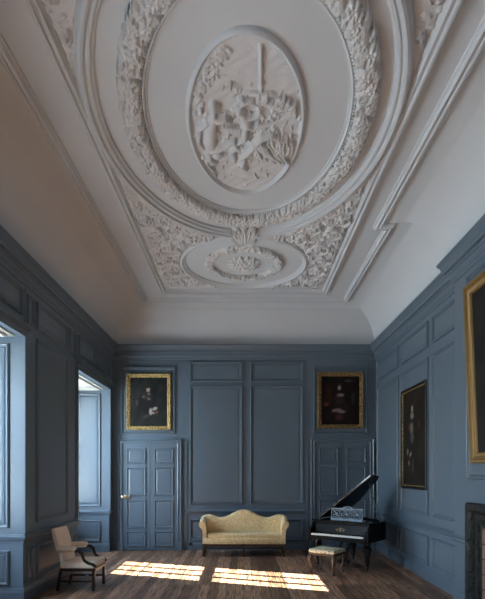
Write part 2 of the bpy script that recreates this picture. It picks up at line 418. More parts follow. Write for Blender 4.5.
# ------------------------------------------------------------------ plaster reliefs, modelled as carved height fields
class HF:
    def __init__(s, x0, x1, y0, y1, d):
        s.nx = int((x1-x0)/d)+1; s.ny = int((y1-y0)/d)+1
        s.x = np.linspace(x0, x1, s.nx); s.y = np.linspace(y0, y1, s.ny)
        s.X, s.Y = np.meshgrid(s.x, s.y, indexing='ij'); s.H = np.zeros_like(s.X)
    def win(s, cx, cy, r):
        i0, i1 = np.searchsorted(s.x, [cx-r, cx+r]); j0, j1 = np.searchsorted(s.y, [cy-r, cy+r])
        return slice(i0, i1), slice(j0, j1)
    def put(s, w, h): s.H[w] = np.maximum(s.H[w], h)
    def blob(s, cx, cy, a, b, rot, h, base=0., p=.5):
        w = s.win(cx, cy, max(a, b)); X = s.X[w]-cx; Y = s.Y[w]-cy
        if X.size == 0: return
        c, q = math.cos(rot), math.sin(rot); u = (X*c+Y*q)/a; v = (-X*q+Y*c)/b
        d = np.clip(1-u*u-v*v, 0, 1); s.put(w, np.where(d > 0, base+h*d**p, 0))
    def leaf(s, cx, cy, a, b, rot, h, base=0.):       # pointed leaf with a sunk midrib
        w = s.win(cx, cy, a*1.05); X = s.X[w]-cx; Y = s.Y[w]-cy
        if X.size == 0: return
        c, q = math.cos(rot), math.sin(rot); u = (X*c+Y*q)/a; v = (-X*q+Y*c)
        wd = b*np.clip(1-u*u, 0, 1)**.8*(1-.3*u)+1e-6; r = np.abs(v)/wd
        hh = np.where((r < 1) & (np.abs(u) < 1), base+h*(.45+.55*np.sin(np.clip(r, 0, 1)*PI*.8+.25))*np.clip(1-u*u, 0, 1)**.4*(1+.25*u), 0)
        s.put(w, hh)
    def stroke(s, pts, ws, h, base=0., sub=8):
        if not hasattr(ws, '__len__'): ws = [ws]*len(pts)
        for i in range(len(pts)-1):
            for k in range(sub):
                t = k/sub; x = pts[i][0]*(1-t)+pts[i+1][0]*t; y = pts[i][1]*(1-t)+pts[i+1][1]*t; r = ws[i]*(1-t)+ws[i+1]*t
                s.blob(x, y, r, r, 0, h*(r/max(ws))**.6, base)
    def flower(s, cx, cy, r, h, n=5, base=0., rot=0.):
        w = s.win(cx, cy, r); X = s.X[w]-cx; Y = s.Y[w]-cy
        if X.size == 0: return
        d = np.hypot(X, Y)/r; th = np.arctan2(Y, X)+rot; lim = .62+.38*np.abs(np.cos(n*th/2))
        pet = np.where(d < lim, base+h*(.35+.65*np.sin(np.clip(d/lim, 0, 1)*PI))*(.65+.35*np.abs(np.cos(n*th/2))), 0)
        s.put(w, pet); s.blob(cx, cy, r*.28, r*.28, 0, h*.9, base)
    def curl(s, cx, cy, r, turns, start, h, wd, base=0., sgn=1):
        n = int(20*turns); pts = []; ws = []
        for k in range(n+1):
            t = k/n; a = start+sgn*turns*2*PI*t; q = r*(1-t*.86); pts.append((cx+q*math.cos(a), cy+q*math.sin(a))); ws.append(wd*(1-.45*t))
        s.stroke(pts, ws, h, base, 3)
        for k in range(0, n-3, 3):                   # leaflets springing off the scroll
            x, y = pts[k]; dx, dy = pts[k+1][0]-x, pts[k+1][1]-y; a = math.atan2(dy, dx)-sgn*.9
            s.leaf(x+math.cos(a)*wd*1.7, y+math.sin(a)*wd*1.7, wd*2.0, wd*.85, a, h*.8, base)
        s.flower(cx, cy, r*.36, h*1.25, 6, base)
    def mesh(s, name, mask, F, parent=None, loc=(0, 0, 0), low=-.012):
        vm = mask
        H = np.where(vm, s.H, low)
        P = np.array([F(s.X, s.Y, H)[k] for k in range(3)]).reshape(3, -1).T - np.array(loc)
        idx = np.arange(s.nx*s.ny).reshape(s.nx, s.ny)
        anyv = vm[:-1, :-1] | vm[1:, :-1] | vm[:-1, 1:] | vm[1:, 1:]
        q = np.stack([idx[:-1, :-1], idx[1:, :-1], idx[1:, 1:], idx[:-1, 1:]], -1)[anyv]
        used = np.unique(q); remap = -np.ones(s.nx*s.ny, int); remap[used] = np.arange(len(used))
        me = bpy.data.meshes.new(name); me.from_pydata(P[used].tolist(), [], remap[q][:, ::-1].tolist())
        me.materials.append(M['relief']); me.polygons.foreach_set('use_smooth', [True]*len(me.polygons))
        o = bpy.data.objects.new(name, me); C.objects.link(o); o.location = loc
        if parent: o.parent = parent
        return o

# medallion of figures: positions read as points on the ceiling plane
def pc(cx, cy):
    x = 180+cx/3.33; y = 20+cy/3.33; s_ = (472.5-y)/3.65
    return ((x-244)/s_, 500/s_)
med = empty('figure_medallion', (0.02, 5.30, ZC))
tag(med, 'oval plaster medallion of carved reclining figures in the middle of the white ceiling', 'relief')
A_, B_ = .575, 1.16; CX, CYM = 0.02, 5.30
h = HF(CX-.62, CX+.62, CYM-1.2, CYM+1.2, .0085)
h.H += .004+.004*np.sin(h.X*31+np.sin(h.Y*17)*2)*np.sin(h.Y*23+h.X*9)
def limb(pts, ws, hh, base=.012): h.stroke([pc(*p) for p in pts], [w*.84/3.33/98 for w in ws], hh*.9, base, 12)
def bl(cx, cy, a, b, rot, hh, base=.012): x, y = pc(cx, cy); h.blob(x, y, a/326, b/326*1.35, rot, hh, base)
# seated figure on the left
limb([(112, 318), (100, 350), (98, 395), (108, 425)], [20, 29, 30, 26], .075)
bl(112, 282, 14, 17, 0, .075); limb([(112, 300), (112, 318)], [9, 12], .06)
limb([(92, 330), (66, 352), (62, 395), (80, 418)], [13, 12, 10, 8], .07)
limb([(125, 322), (150, 318), (172, 330)], [13, 10, 8], .085)
limb([(110, 420), (150, 410), (178, 392)], [22, 18, 13], .085); limb([(178, 392), (190, 412), (170, 432)], [13, 11, 8], .07)
limb([(95, 425), (100, 455), (120, 470)], [20, 15, 10], .07)
# central figure under a billowing cloth
bl(196, 288, 14, 16, 0, .08); limb([(205, 305), (222, 330), (215, 350)], [17, 20, 15], .075)
h.stroke([pc(232+34*math.cos(a), 288-28*math.sin(a)) for a in np.linspace(0, 2*PI, 22)], .017, .055, .012, 4)
h.stroke([pc(205+10*math.cos(a), 262-10*math.sin(a)) for a in np.linspace(0, 3.4, 8)], .012, .05, .012, 4)
limb([(200, 238), (250, 234), (300, 238), (350, 258), (392, 285)], [5, 7, 8, 9, 6], .035)
for k in range(26):
    t = k/25; x = 262+120*t; y = 252+20*t+10*math.sin(k*2.1)
    X_, Y_ = pc(x, y+22*random.random()); h.leaf(X_, Y_, .06, .022, -.9+random.uniform(-.7, .7), .05, .015)
limb([(222, 338), (248, 345), (262, 332)], [12, 10, 8], .085)
limb([(218, 350), (215, 385), (190, 402), (168, 430)], [17, 15, 11, 8], .075)
# reclining figure lower right in folds of drapery
bl(180, 448, 15, 14, 0, .085); limb([(196, 452), (222, 432), (250, 400), (275, 378)], [14, 22, 24, 20], .085)
limb([(215, 450), (206, 478), (222, 492)], [11, 9, 7], .07)
limb([(275, 378), (305, 372), (330, 392), (352, 388)], [20, 16, 12, 8], .08)
limb([(262, 405), (300, 440), (340, 452), (385, 402)], [22, 18, 12, 8], .08)
for k in range(13):
    j = lambda: random.uniform(-11, 11)
    limb([(246+k*7+j(), 388+k*3+j()), (268+k*8+j(), 420+k*4+j()), (285+k*7+j(), 455+k*2+j())], [random.uniform(5, 10), random.uniform(6, 11), 3], random.uniform(.05, .085), .018)
for k in range(12):
    limb([(300+k*7+j(), 380+k*2+j()), (316+k*5+j(), 408+j()), (334+k*3+j(), 450+j())], [random.uniform(4, 8), random.uniform(5, 9), 3], random.uniform(.04, .075), .018)
bl(125, 440, 22, 18, .4, .065); bl(108, 466, 14, 10, .7, .055); limb([(90, 470), (110, 492), (122, 520)], [7, 8, 4], .05)
for k in range(7): limb([(145+k*9, 340+k*2), (160+k*7, 362+k*3)], [7, 4], .055, .015)
# column and foliage
limb([(270, 78), (268, 232)], [4, 4], .02)
for k in range(16): bl(270, 82+k*9.6, 6.5, 3.6, 0, .032)
for k in range(60):
    t = random.random(); x = 160-115*t+random.uniform(-22, 22); y = 95+150*t+random.uniform(-25, 25)
    X_, Y_ = pc(x, y); h.leaf(X_, Y_, .030, .012, random.uniform(0, 6.3), .018, .008)
for k in range(260):
    x = random.gauss(235, 95); y = random.gauss(385, 75); X_, Y_ = pc(x, y)
    h.leaf(X_, Y_, random.uniform(.018, .04), random.uniform(.007, .012), random.uniform(0, 6.3), random.uniform(.012, .045), .008)
bl(168, 212, 6, 9, 0, .06)
for k in range(14): bl(60+random.uniform(-14, 14), 270+random.uniform(-45, 45), 9, 7, random.random()*3, .03)
mask = ((h.X-CX)/A_)**2+((h.Y-CYM)/B_)**2 < 1
o = h.mesh('carved_figures', mask, lambda a, b, c: (a, b, ZC-c), med, (0, 0, 0)); o.location = (-.02, -5.30, -ZC); o['label'] = 'carved figures in low relief'
mb = MB(); mb.T = Matrix.Translation((-.02, -5.30, -ZC))
sweep(mb, ell(.625, 1.225, CX, CYM), [(0, -.01), (.004, .022), (.018, .040), (.034, .046), (.048, .036), (.056, .016), (.066, .010), (.07, -.005)], FC)
mb.build('oval_frame', M['plaster'], med, smooth='auto')

# big oval wreath of leaves, flowers and fruit
def leafy(L, w, n_leaf, n_fl, fl_r, base_h, det, d):
    g = HF(0, L, -w/2, w/2, d)
    wob = .86+.14*np.sin(g.X*2*PI*round(L/.27)/L)*np.sin(g.X*2*PI*round(L/.9)/L+1)
    v = np.abs(g.Y)/(w/2*wob); g.H = base_h*np.sqrt(np.clip(1-v*v, 0, 1))
    prof = lambda x, y: base_h*math.sqrt(max(0, 1-(y/(w/2))**2))*.9
    for k in range(n_leaf):
        x = random.uniform(0, L); y = random.uniform(-w*.40, w*.40)
        g.leaf(x, y, random.uniform(.14, .26)*w, random.uniform(.05, .085)*w, random.choice((.5, -.5, 2.6, 1.2, -1.2))+random.uniform(-.5, .5), det, prof(x, y))
    for k in range(n_fl):
        x = (k+.5+random.uniform(-.3, .3))*L/n_fl; y = random.uniform(-w*.24, w*.24); r = fl_r*random.uniform(.75, 1.2)
        if k % 3 == 2:
            for q in range(6): g.blob(x+random.uniform(-r, r)*.7, y+random.uniform(-r, r)*.7, r*.35, r*.35, 0, det*1.2, prof(x, y))
        else: g.flower(x, y, r, det*1.25, random.choice((5, 6, 7)), prof(x, y), random.random()*3)
    e_ = np.maximum(g.H[0], g.H[-1]); g.H[0] = e_; g.H[-1] = e_
    return g
L = 2*PI*math.sqrt((1.12**2+1.84**2)/2)
g = leafy(L, .275, 1500, 84, .075, .050, .060, .0095)
th = g.X/L*2*PI-PI/2; a_, b_ = 1.185+g.Y*.80, 1.87+g.Y*1.10
wr = empty('floral_wreath', (0, CY, ZC)); tag(wr, 'large oval ceiling wreath of carved plaster leaves and flowers around the central medallion', 'wreath')
o = g.mesh('garland', g.H > .002, lambda X, Y, H: (a_*np.cos(th)+.04, b_*np.sin(th), -H), wr, (0, 0, 0)); 
me = o.data
mb = MB(); mb.T = Matrix.Translation((0, -CY, -ZC))
sweep(mb, ell(1.065, 1.71, .04), [(0, -.01), (.004, .030), (.016, .040), (.028, .030), (.034, .014), (.050, .012), (.054, -.005)], FC)
for k in range(230):
    t = 2*PI*k/230; mb.T = Matrix.Translation((.04+1.075*math.cos(t), 1.72*math.sin(t), -.03))
    mb.lathe([(0, -.016), (.012, -.010), (.016, 0), (.012, .01)], 6)
mb.build('beaded_moulding', M['plaster'], wr, smooth='auto')

# roundels beyond (and mirrored behind) the oval
def roundel(cy, label, sgn):
    r = empty('ceiling_roundel', (0, cy, ZC)); tag(r, label, 'relief', None)
    m = MB(); m.T = Matrix.Translation((0, -cy, -ZC))
    sweep(m, ell(1.12, 1.10, 0, cy, 96), [(0, -.01), (.002, .03), (.018, .052), (.045, .060), (.068, .050), (.082, .028), (.11, .018), (.12, -.005)], FC)
    m.build('round_frame', M['plaster'], r, smooth='auto')
    L2 = 2*PI*.60; q = leafy(L2, .17, 420, 30, .050, .042, .034, .0095); t2 = q.X/L2*2*PI-PI/2
    q.mesh('garland', q.H > .002, lambda X, Y, H: ((.605+Y)*np.cos(t2), (.605+Y)*np.sin(t2), -H), r)
    q = HF(-.36, .36, -.36, .36, .0095)
    for k in range(14):
        t = 2*PI*k/14; q.leaf(.19*math.cos(t), .19*math.sin(t), .11, .045, t, .04, .004)
    for x, y, rr in ((0, 0, .12), (.15, .05, .085), (-.15, .02, .085), (.04, .16, .08), (-.05, -.15, .085), (.13, -.11, .07), (-.12, .14, .07)):
        q.flower(x, y, rr, .055, 6, .02, random.random()*3)
    q.mesh('flower_cluster', q.H > .003, lambda X, Y, H: (X, Y, -H), r)
    return r
roundel(8.72, 'round plaster roundel with flower cluster and small wreath, between big oval and far cove', 1)
def bracket(cy, sgn, label):
    q = HF(-.20, .20, -.40, .40, .009)
    for k in range(-3, 4):
        t = k/3; a = PI/2+t*.55
        q.leaf(math.cos(a)*.26+t*.03, -.30+math.sin(a)*.26+.05, .32-.05*abs(t), .050, a, .085-.015*abs(t), .035)
    for k in (-1, 1):
        q.leaf(k*.08, -.22, .15, .05, PI/2+k*-.9, .06, .04); q.blob(k*.12, .27, .05, .05, 0, .07, .03)
    q.blob(0, -.30, .09, .07, 0, .07, .03); q.blob(0, .30, .07, .05, 0, .08, .03)
    o = q.mesh('acanthus_leaf', q.H > .01, lambda X, Y, H: (X, sgn*Y, -H), None, (0, 0, 0)); o.location = (0, cy, ZC)
    tag(o, label, 'ornament'); return o
bracket(7.63, -1, 'plaster acanthus leaf linking the big oval moulding to the roundel below it')

# spandrels of scrolling foliage
q = HF(.15, 1.56, CY+.2, 9.84, .0105)
inm = (q.X < 1.555) & (q.Y < 9.83) & ((q.X/1.60)**2+((q.Y-CY)/2.38)**2 > 1.0) & (np.hypot(q.X/1.12, (q.Y-8.72)/1.10) > 1.0)
q.H += .006
for k in range(1500):
    x = random.uniform(.2, 1.55); y = random.uniform(5.8, 9.8); q.leaf(x, y, random.uniform(.03, .06), random.uniform(.012, .022), random.uniform(0, 6.3), .026, .008)
for (x, y, r, tn, st, sg) in ((1.30, 9.50, .20, 1.5, 1, 1), (1.32, 9.02, .21, 1.5, 3.4, -1), (1.34, 8.52, .18, 1.4, .4, 1), (1.20, 8.08, .22, 1.6, 2.4, -1), (.84, 7.78, .15, 1.4, 5, 1),
                              (1.32, 7.62, .19, 1.5, 4.4, 1), (1.42, 7.18, .13, 1.3, 1.2, -1), (.92, 9.62, .14, 1.3, .3, -1), (.52, 7.72, .085, 1.2, 0, 1), (1.05, 7.42, .12, 1.3, 2, -1),
                              (1.47, 6.78, .075, 1.1, 2, 1), (.62, 9.72, .07, 1, 2, 1), (1.48, 6.4, .05, 1, 2, 1)):
    q.curl(x, y, r, tn, st, .060, r*.150, .018, sg)
for (x, y) in ((1.46, 9.27), (1.10, 8.42), (1.46, 8.28), (1.45, 7.86), (1.08, 9.30), (.98, 7.95), (1.16, 9.66), (1.22, 7.22)): q.flower(x, y, .075, .065, 6, .016, random.random()*3)
sp = q.mesh('foliage_spandrel', inm, lambda X, Y, H: (X, Y-9.82, -H), None); sp.location = (0, 9.82, ZC)
tag(sp, 'carved plaster foliage filling the far right corner of the ceiling beside the roundel', 'ornament', 'ceiling spandrels of scrolling foliage')
def mirror(o, sx, sy, label, loc):
    c = o.copy(); me = o.data.copy(); C.objects.link(c); c.data = me
    me.transform(Matrix.Diagonal((sx, sy, 1, 1)))
    if sx*sy < 0: me.flip_normals()
    c.location = loc; c['label'] = label; return c
mirror(sp, -1, 1, 'carved plaster foliage filling the far left corner of the ceiling beside the roundel', (0, 9.82, ZC))
mirror(sp, 1, -1, 'carved plaster foliage at the top right edge of the photo, near end of ceiling', (0, 2*CY-9.82, ZC))
mirror(sp, -1, -1, 'carved plaster foliage at the top left edge of the photo, near end of ceiling', (0, 2*CY-9.82, ZC))

# ------------------------------------------------------------------ paintings
def canvas(w, hgt, draw, n=56):
    nx = n; ny = int(n*hgt/w)
    X, Y = np.meshgrid(np.linspace(0, 1, nx), np.linspace(0, 1, ny), indexing='ij')
    img = np.zeros((nx, ny, 3)); draw(X, Y, img)
    vs = np.stack([(X-.5)*w, np.zeros_like(X), (Y-.5)*hgt], -1).reshape(-1, 3)
    idx = np.arange(nx*ny).reshape(nx, ny); fq = np.stack([idx[:-1, :-1], idx[1:, :-1], idx[1:, 1:], idx[:-1, 1:]], -1).reshape(-1, 4)
    me = bpy.data.meshes.new('canvas'); me.from_pydata(vs.tolist(), [], fq.tolist())
    ca = me.color_attributes.new('paint', 'FLOAT_COLOR', 'POINT')
    col = np.ones((nx*ny, 4)); col[:, :3] = np.clip(img.reshape(-1, 3), 0, 1); ca.data.foreach_set('color', col.ravel())
    me.materials.append(M['paint']); o = bpy.data.objects.new('canvas', me); C.objects.link(o); return o
def dab(X, Y, img, cx, cy, a, b, col, rot=0, soft=.35, asp=1.3):
    dx, dy = X-cx, (Y-cy)*asp; c, s_ = math.cos(rot), math.sin(rot)
    d = np.sqrt(((dx*c+dy*s_)/a)**2+((-dx*s_+dy*c)/(b))**2); m_ = np.clip((1-d)/soft, 0, 1)[..., None]
    img[:] = img*(1-m_)+np.array(col)*m_
def ground(X, Y, img, c0, c1, seed):
    r = np.random.RandomState(seed); n = np.zeros_like(X)
    for k in range(14): n += np.sin(X*r.uniform(4, 26)+r.uniform(0, 6))*np.sin(Y*r.uniform(4, 26)+r.uniform(0, 6))/4
    t = np.clip(.5+n*.3, 0, 1)[..., None]; img[:] = np.array(c0)*(1-t)+np.array(c1)*t
def p1(X, Y, img):
    ground(X, Y, img, (.010, .012, .014), (.035, .036, .032), 1); d = lambda *a, **k: dab(X, Y, img, *a, **k)
    d(.47, .45, .30, .36, (.018, .018, .020)); d(.45, .62, .16, .16, (.030, .030, .032)); d(.48, .745, .055, .075, (.34, .26, .20)); d(.47, .80, .065, .04, (.03, .02, .015))
    d(.50, .66, .035, .03, (.20, .17, .14)); d(.50, .56, .07, .03, (.15, .12, .09), rot=-.5); d(.36, .60, .045, .035, (.16, .11, .08)); d(.18, .48, .04, .10, (.06, .06, .05))
    d(.55, .30, .05, .11, (.34, .31, .29)); d(.66, .36, .08, .05, (.36, .32, .29), rot=.4); d(.60, .27, .08, .03, (.30, .25, .22)); d(.72, .29, .03, .03, (.30, .08, .06)); d(.42, .2, .12, .05, (.05, .045, .04), rot=.3)
def p2(X, Y, img):
    ground(X, Y, img, (.006, .005, .006), (.022, .013, .010), 4); d = lambda *a, **k: dab(X, Y, img, *a, **k)
    d(.20, .62, .12, .35, (.030, .012, .008)); d(.50, .34, .26, .30, (.022, .012, .012)); d(.47, .52, .14, .15, (.030, .022, .020)); d(.47, .76, .055, .075, (.26, .22, .19)); d(.49, .83, .07, .045, (.03, .022, .018))
    d(.50, .61, .11, .05, (.22, .18, .16)); d(.40, .30, .15, .05, (.20, .15, .14), rot=.15); d(.52, .27, .12, .045, (.22, .17, .15)); d(.13, .42, .08, .06, (.12, .035, .035)); d(.46, .15, .12, .10, (.055, .025, .025))
    d(.70, .90, .12, .04, (.035, .045, .05)); d(.82, .55, .05, .2, (.02, .028, .03))
def p3(X, Y, img):
    ground(X, Y, img, (.008, .007, .006), (.026, .022, .016), 8); d = lambda *a, **k: dab(X, Y, img, *a, **k)
    d(.40, .50, .20, .55, (.016, .014, .012)); d(.42, .80, .055, .055, (.24, .19, .15)); d(.42, .73, .09, .05, (.20, .17, .14)); d(.40, .60, .08, .09, (.15, .12, .10)); d(.42, .50, .10, .08, (.055, .065, .060)); d(.30, .62, .04, .06, (.09, .045, .03))
    d(.22, .36, .05, .05, (.15, .13, .11)); d(.35, .33, .06, .035, (.17, .15, .13), rot=.4); d(.28, .24, .05, .04, (.14, .12, .10)); d(.45, .2, .05, .12, (.05, .045, .035)); d(.70, .62, .05, .05, (.06, .03, .02)); d(.78, .35, .12, .2, (.022, .02, .014))
def p4(X, Y, img):
    ground(X, Y, img, (.008, .009, .009), (.022, .022, .018), 12); d = lambda *a, **k: dab(X, Y, img, *a, **k)
    d(.52, .40, .34, .48, (.014, .014, .016)); d(.52, .60, .09, .07, (.24, .17, .13)); d(.52, .655, .10, .05, (.05, .035, .025)); d(.52, .50, .05, .05, (.28, .26, .24)); d(.74, .42, .10, .05, (.10, .05, .04)); d(.30, .28, .07, .035, (.20, .14, .11)); d(.8, .8, .15, .12, (.05, .04, .03))
GP = [(0, .0), (0, .035), (.012, .052), (.03, .050), (.045, .030), (.062, .034), (.078, .022), (.088, .012), (.09, 0)]
def picture(w, hgt, prof, mt, draw, loc, rz, rx, label, inner='gold'):
    e = empty('framed_portrait', loc, rz); e.rotation_euler = (rx, 0, rz); tag(e, label, 'painting')
    f = MB(); sweep(f, rect(-w/2, w/2, -hgt/2, hgt/2), prof, lambda u, v, h: (u, -h, v))
    f.box(-w/2+.003, w/2-.003, -.004, .002, -hgt/2+.003, hgt/2-.003)
    fo = f.build('picture_frame', mt, e, smooth='auto')
    fw = prof[-1][0]; cv = canvas(w-2*fw+.02, hgt-2*fw+.02, draw); cv.parent = e; cv.location = (0, -.008, 0)
    return e
gl = picture(1.0, 1.27, GP, M['gold'], p1, (ux(149), YB-.008, 3.345), 0, 0, 'gilt-framed dark portrait of a seated figure over the left double door')
gr = picture(1.03, 1.26, GP, M['gold2'], p2, (ux(340.4), YB-.008, 3.375), 0, 0, 'gilt-framed dark portrait of a pale-bodiced sitter over the door behind the piano')
BP = [(0, 0), (0, .03), (.008, .04), (.028, .040), (.032, .022), (.036, .020), (.052, .026), (.056, .012), (.06, 0)]
pr = picture(1.29, 1.80, BP, M['ebony'], p3, (WX-.012, 8.71, 2.36), -PI/2, 0, 'tall dark portrait in a thin black frame on the right wall above the piano')
ins = MB(); sweep(ins, rect(-.585, .585, -.84, .84), [(-.012, .02), (-.010, .030), (0, .028), (.008, .012), (.010, .0)], lambda u, v, h: (u, -h, v)); io = ins.build('gilt_slip', M['gold2'], pr); io['label'] = 'narrow gilt slip'
BG = [(0, 0), (0, .05), (.014, .065), (.034, .060), (.046, .040), (.066, .044), (.082, .030), (.095, .024), (.115, .028), (.128, .012), (.13, 0)]
picture(1.75, 2.14, BG, M['gold3'], p4, (BX-.070, 5.205, 2.93), -PI/2, math.radians(2.4), 'very large gilt-framed dark portrait leaning out over the fireplace at the right edge')

# ------------------------------------------------------------------ fireplace
fp = empty('fireplace', (BX, 5.29, 0)); tag(fp, 'black marble fireplace surround with carved mouldings around a brick firebox', 'fireplace')
T = Matrix.Translation((-BX, -5.29, 0))
m = MB(); m.T = T
pts = rect(FY0, FY1, -.8, FZ)
prof = [(0, -.02), (.0, .012), (-.03, .018), (-.05, .040), (-.08, .040), (-.095, .025), (-.17, .025), (-.185, .045), (-.215, .07), (-.25, .085), (-.31, .085), (-.325, .06), (-.325, 0)]
sweep(m, pts, [(o*.86, h*1.15) for o, h in prof], FBR); m.v = [(x, y, max(z, 0)) for x, y, z in m.v]
m.build('surround', M['marble'], fp, smooth='auto')
m = MB(); m.T = T
for a, b in ((FY1+.005, FY1+.298), (FY0-.298, FY0-.005)):
    m = MB(); m.T = T; m.rbox(BX-.135, BX-.002, a, b, 0, .16, .01); m.build('plinth_block', M['marble'], fp)
m = MB(); m.T = T      # firebox lining, slightly splayed
x0, x1 = BX-.01, BX+.46
vs = [(x0, FY1, 0), (x0, FY0, 0), (x1, FY0+.18, 0), (x1, FY1-.18, 0)]
vs = vs+[(x, y, FZ) for x, y, z in vs]
m.add(vs, [(0, 3, 7, 4), (3, 2, 6, 7), (2, 1, 5, 6), (4, 7, 6, 5), (0, 1, 2, 3)])
m.build('firebox', M['brick'], fp)
m = MB(); m.T = T
for k in range(9): m.bar((BX+.12, 5.0+k*.075, .12), (BX+.12, 5.0+k*.075, .36), .016, .016)
for z in (.14, .34): m.bar((BX+.12, 4.97, z), (BX+.12, 5.63, z), .02, .02)
for y in (4.97, 5.63): m.bar((BX+.12, y, 0), (BX+.12, y, .42), .03, .03); m.bar((BX+.12, y, .14), (BX+.38, y, .14), .02, .02)
m.build('fire_grate', M['iron'], fp)


# ------------------------------------------------------------------ sofa
so = empty('camelback_sofa', (0, 10.62, 0)); tag(so, 'mustard yellow camelback sofa with rolled arms against the panelled back wall', 'sofa')
def topz(x):
    a = abs(x)
    hump = .945-.165*(1-math.cos(min(a/.50, 1)*PI))/2
    if a > .50: hump += .065*(1-math.cos(min((a-.5)/.26, 1)*PI))/2
    if a > .78: hump -= .9*(a-.78)**1.5
    return hump
m = MB(); st = np.linspace(-.86, .86, 49); ring = []
for x in st:
    zt = topz(x); sec = [(.11, .28), (.10, .40), (.125, .60), (.155, zt-.07), (.16, zt-.03), (.18, zt-.005), (.21, zt+.004), (.245, zt-.01), (.262, zt-.05), (.262, .6), (.25, .28)]
    ring.append([(x, y, z) for y, z in sec])
n = len(ring[0]); vs = [p for r in ring for p in r]
fs = [(i*n+k, i*n+(k+1) % n, (i+1)*n+(k+1) % n, (i+1)*n+k) for i in range(len(st)-1) for k in range(n)]
fs += [tuple(range(n)), tuple((len(st)-1)*n+k for k in range(n))]
m.add(vs, fs); m.build('backrest', M['sofa'], so, smooth='auto')
for s in (-1, 1):
    m = MB(); rings = []
    prof = [(.775, .27), (.775, .45), (.785, .58), (.795, .66), (.82, .715), (.86, .735), (.905, .725), (.935, .69), (.94, .65), (.92, .61), (.89, .585), (.868, .54), (.862, .45), (.862, .27)]
    for t in np.linspace(0, 1, 9):
        y = .20-.46*t; lift = .085*(1-t)**1.6; puff = 1 if 0 < t < 1 else .97
        rings.append([(s*(.82+(x-.82)*puff), y+(.012 if t == 1 else 0), z+lift*max(0, (z-.40)/.33)) for x, z in prof])
    n = len(prof); m.add([p for r in rings for p in r], [(i*n+k, i*n+(k+1) % n, (i+1)*n+(k+1) % n, (i+1)*n+k) for i in range(8) for k in range(n)]+[tuple(range(n)), tuple(8*n+k for k in range(n))])
    m.build('rolled_arm', M['sofa'], so, smooth='auto')
m = MB(); m.rbox(-.775, .775, -.235, .14, .36, .475, .04, 4); m.build('seat_cushion', M['sofa'], so, smooth='auto')
m = MB(); m.rbox(-.86, .86, -.255, .22, .262, .385, .015, 2); m.build('seat_rail', M['sofa'], so, smooth='auto')
for y in (-.225, .20):
    for x in (-.835, 0, .835):
        m = MB(); m.rbox(x-.024, x+.024, y-.024, y+.024, 0, .268, .004, 1); m.build('leg', M['darkwood'], so)
m = MB(); m.bar((-.82, -.225, .235), (.82, -.225, .235), .03, .05); m.bar((-.82, .20, .12), (.82, .20, .12), .022, .03)
for x in (-.835, 0, .835): m.bar((x, -.22, .12), (x, .20, .12), .022, .03)
m.build('stretcher', M['darkwood'], so)

# ------------------------------------------------------------------ open armchair, facing +X
ac = empty('open_armchair', (-2.46, 7.63, 0), math.radians(-2)); ac.scale = (1.07, 1.04, 1.0); tag(ac, 'beige upholstered open armchair with dark curved wooden arms between the two windows', 'armchair')
m = MB(); m.rbox(-.24, .25, -.255, .255, .325, .43, .035, 4); m.build('seat', M['tan'], ac, smooth='auto')
m = MB(); rings = []
for t in np.linspace(0, 1, 7):
    xx = -.20-.145*t; z = .34+.575*t; w = .245+.012*t-(.0 if t < 1 else .012); th = .035-(.01 if t == 1 else 0)
    rings.append([(xx+th, -w+.02, z), (xx+th+.006, 0, z+.006), (xx+th, w-.02, z), (xx+.01, w, z), (xx-th+.01, w-.01, z), (xx-th, 0, z), (xx-th+.01, -w+.01, z), (xx+.01, -w, z)])
m.add([p for r in rings for p in r], [(i*8+k, i*8+(k+1) % 8, (i+1)*8+(k+1) % 8, (i+1)*8+k) for i in range(6) for k in range(8)]+[tuple(range(8)), tuple(48+k for k in range(8))])
m.build('backrest', M['tan'], ac, smooth='auto', bevel=.008)
m = MB(); m.rbox(-.235, .262, -.25, -.21, .29, .335, .008, 1); m.rbox(-.235, .262, .21, .25, .29, .335, .008, 1); m.rbox(.225, .262, -.25, .25, .29, .335, .008, 1); m.rbox(-.235, -.20, -.25, .25, .29, .335, .008, 1)
m.build('seat_frame', M['darkwood'], ac)
for s in (-1, 1):
    a = MB(); y = s*.245
    a.tube([(-.02, y, .595), (.035, y, .585), (.075, y, .55), (.085, y, .50), (.108, y, .45), (.155, y, .415), (.22, y, .395), (.268, y, .36)], [.026, .026, .024, .022, .022, .024, .025, .020], 8)
    ao = a.build('arm', M['darkwood'], ac, smooth='auto')
    p = MB(); p.tube([(-.275, s*.235, .605), (-.25, s*.237, .612), (-.12, s*.242, .618), (-.03, s*.245, .618), (-.01, s*.245, .61)], [.036, .052, .058, .050, .020], 10, .85)
    po = p.build('arm_pad', M['tan'], ac, smooth='auto')
for x in (-.222, .232):
    for y in (-.228, .228):
        l = MB()
        if x > 0: l.rbox(x-.02, x+.02, y-.02, y+.02, 0, .31, .004, 1)
        else: l.bar((x-.05, y, 0), (x, y, .31), .036, .036)
        l.build('leg', M['darkwood'], ac)
m = MB()
for y in (-.228, .228): m.bar((-.25, y, .14), (.232, y, .14), .018, .03)
m.bar((0, -.228, .14), (0, .228, .14), .03, .018); m.bar((-.232, -.21, .18), (-.232, .21, .18), .018, .03)
m.build('stretcher', M['darkwood'], ac)

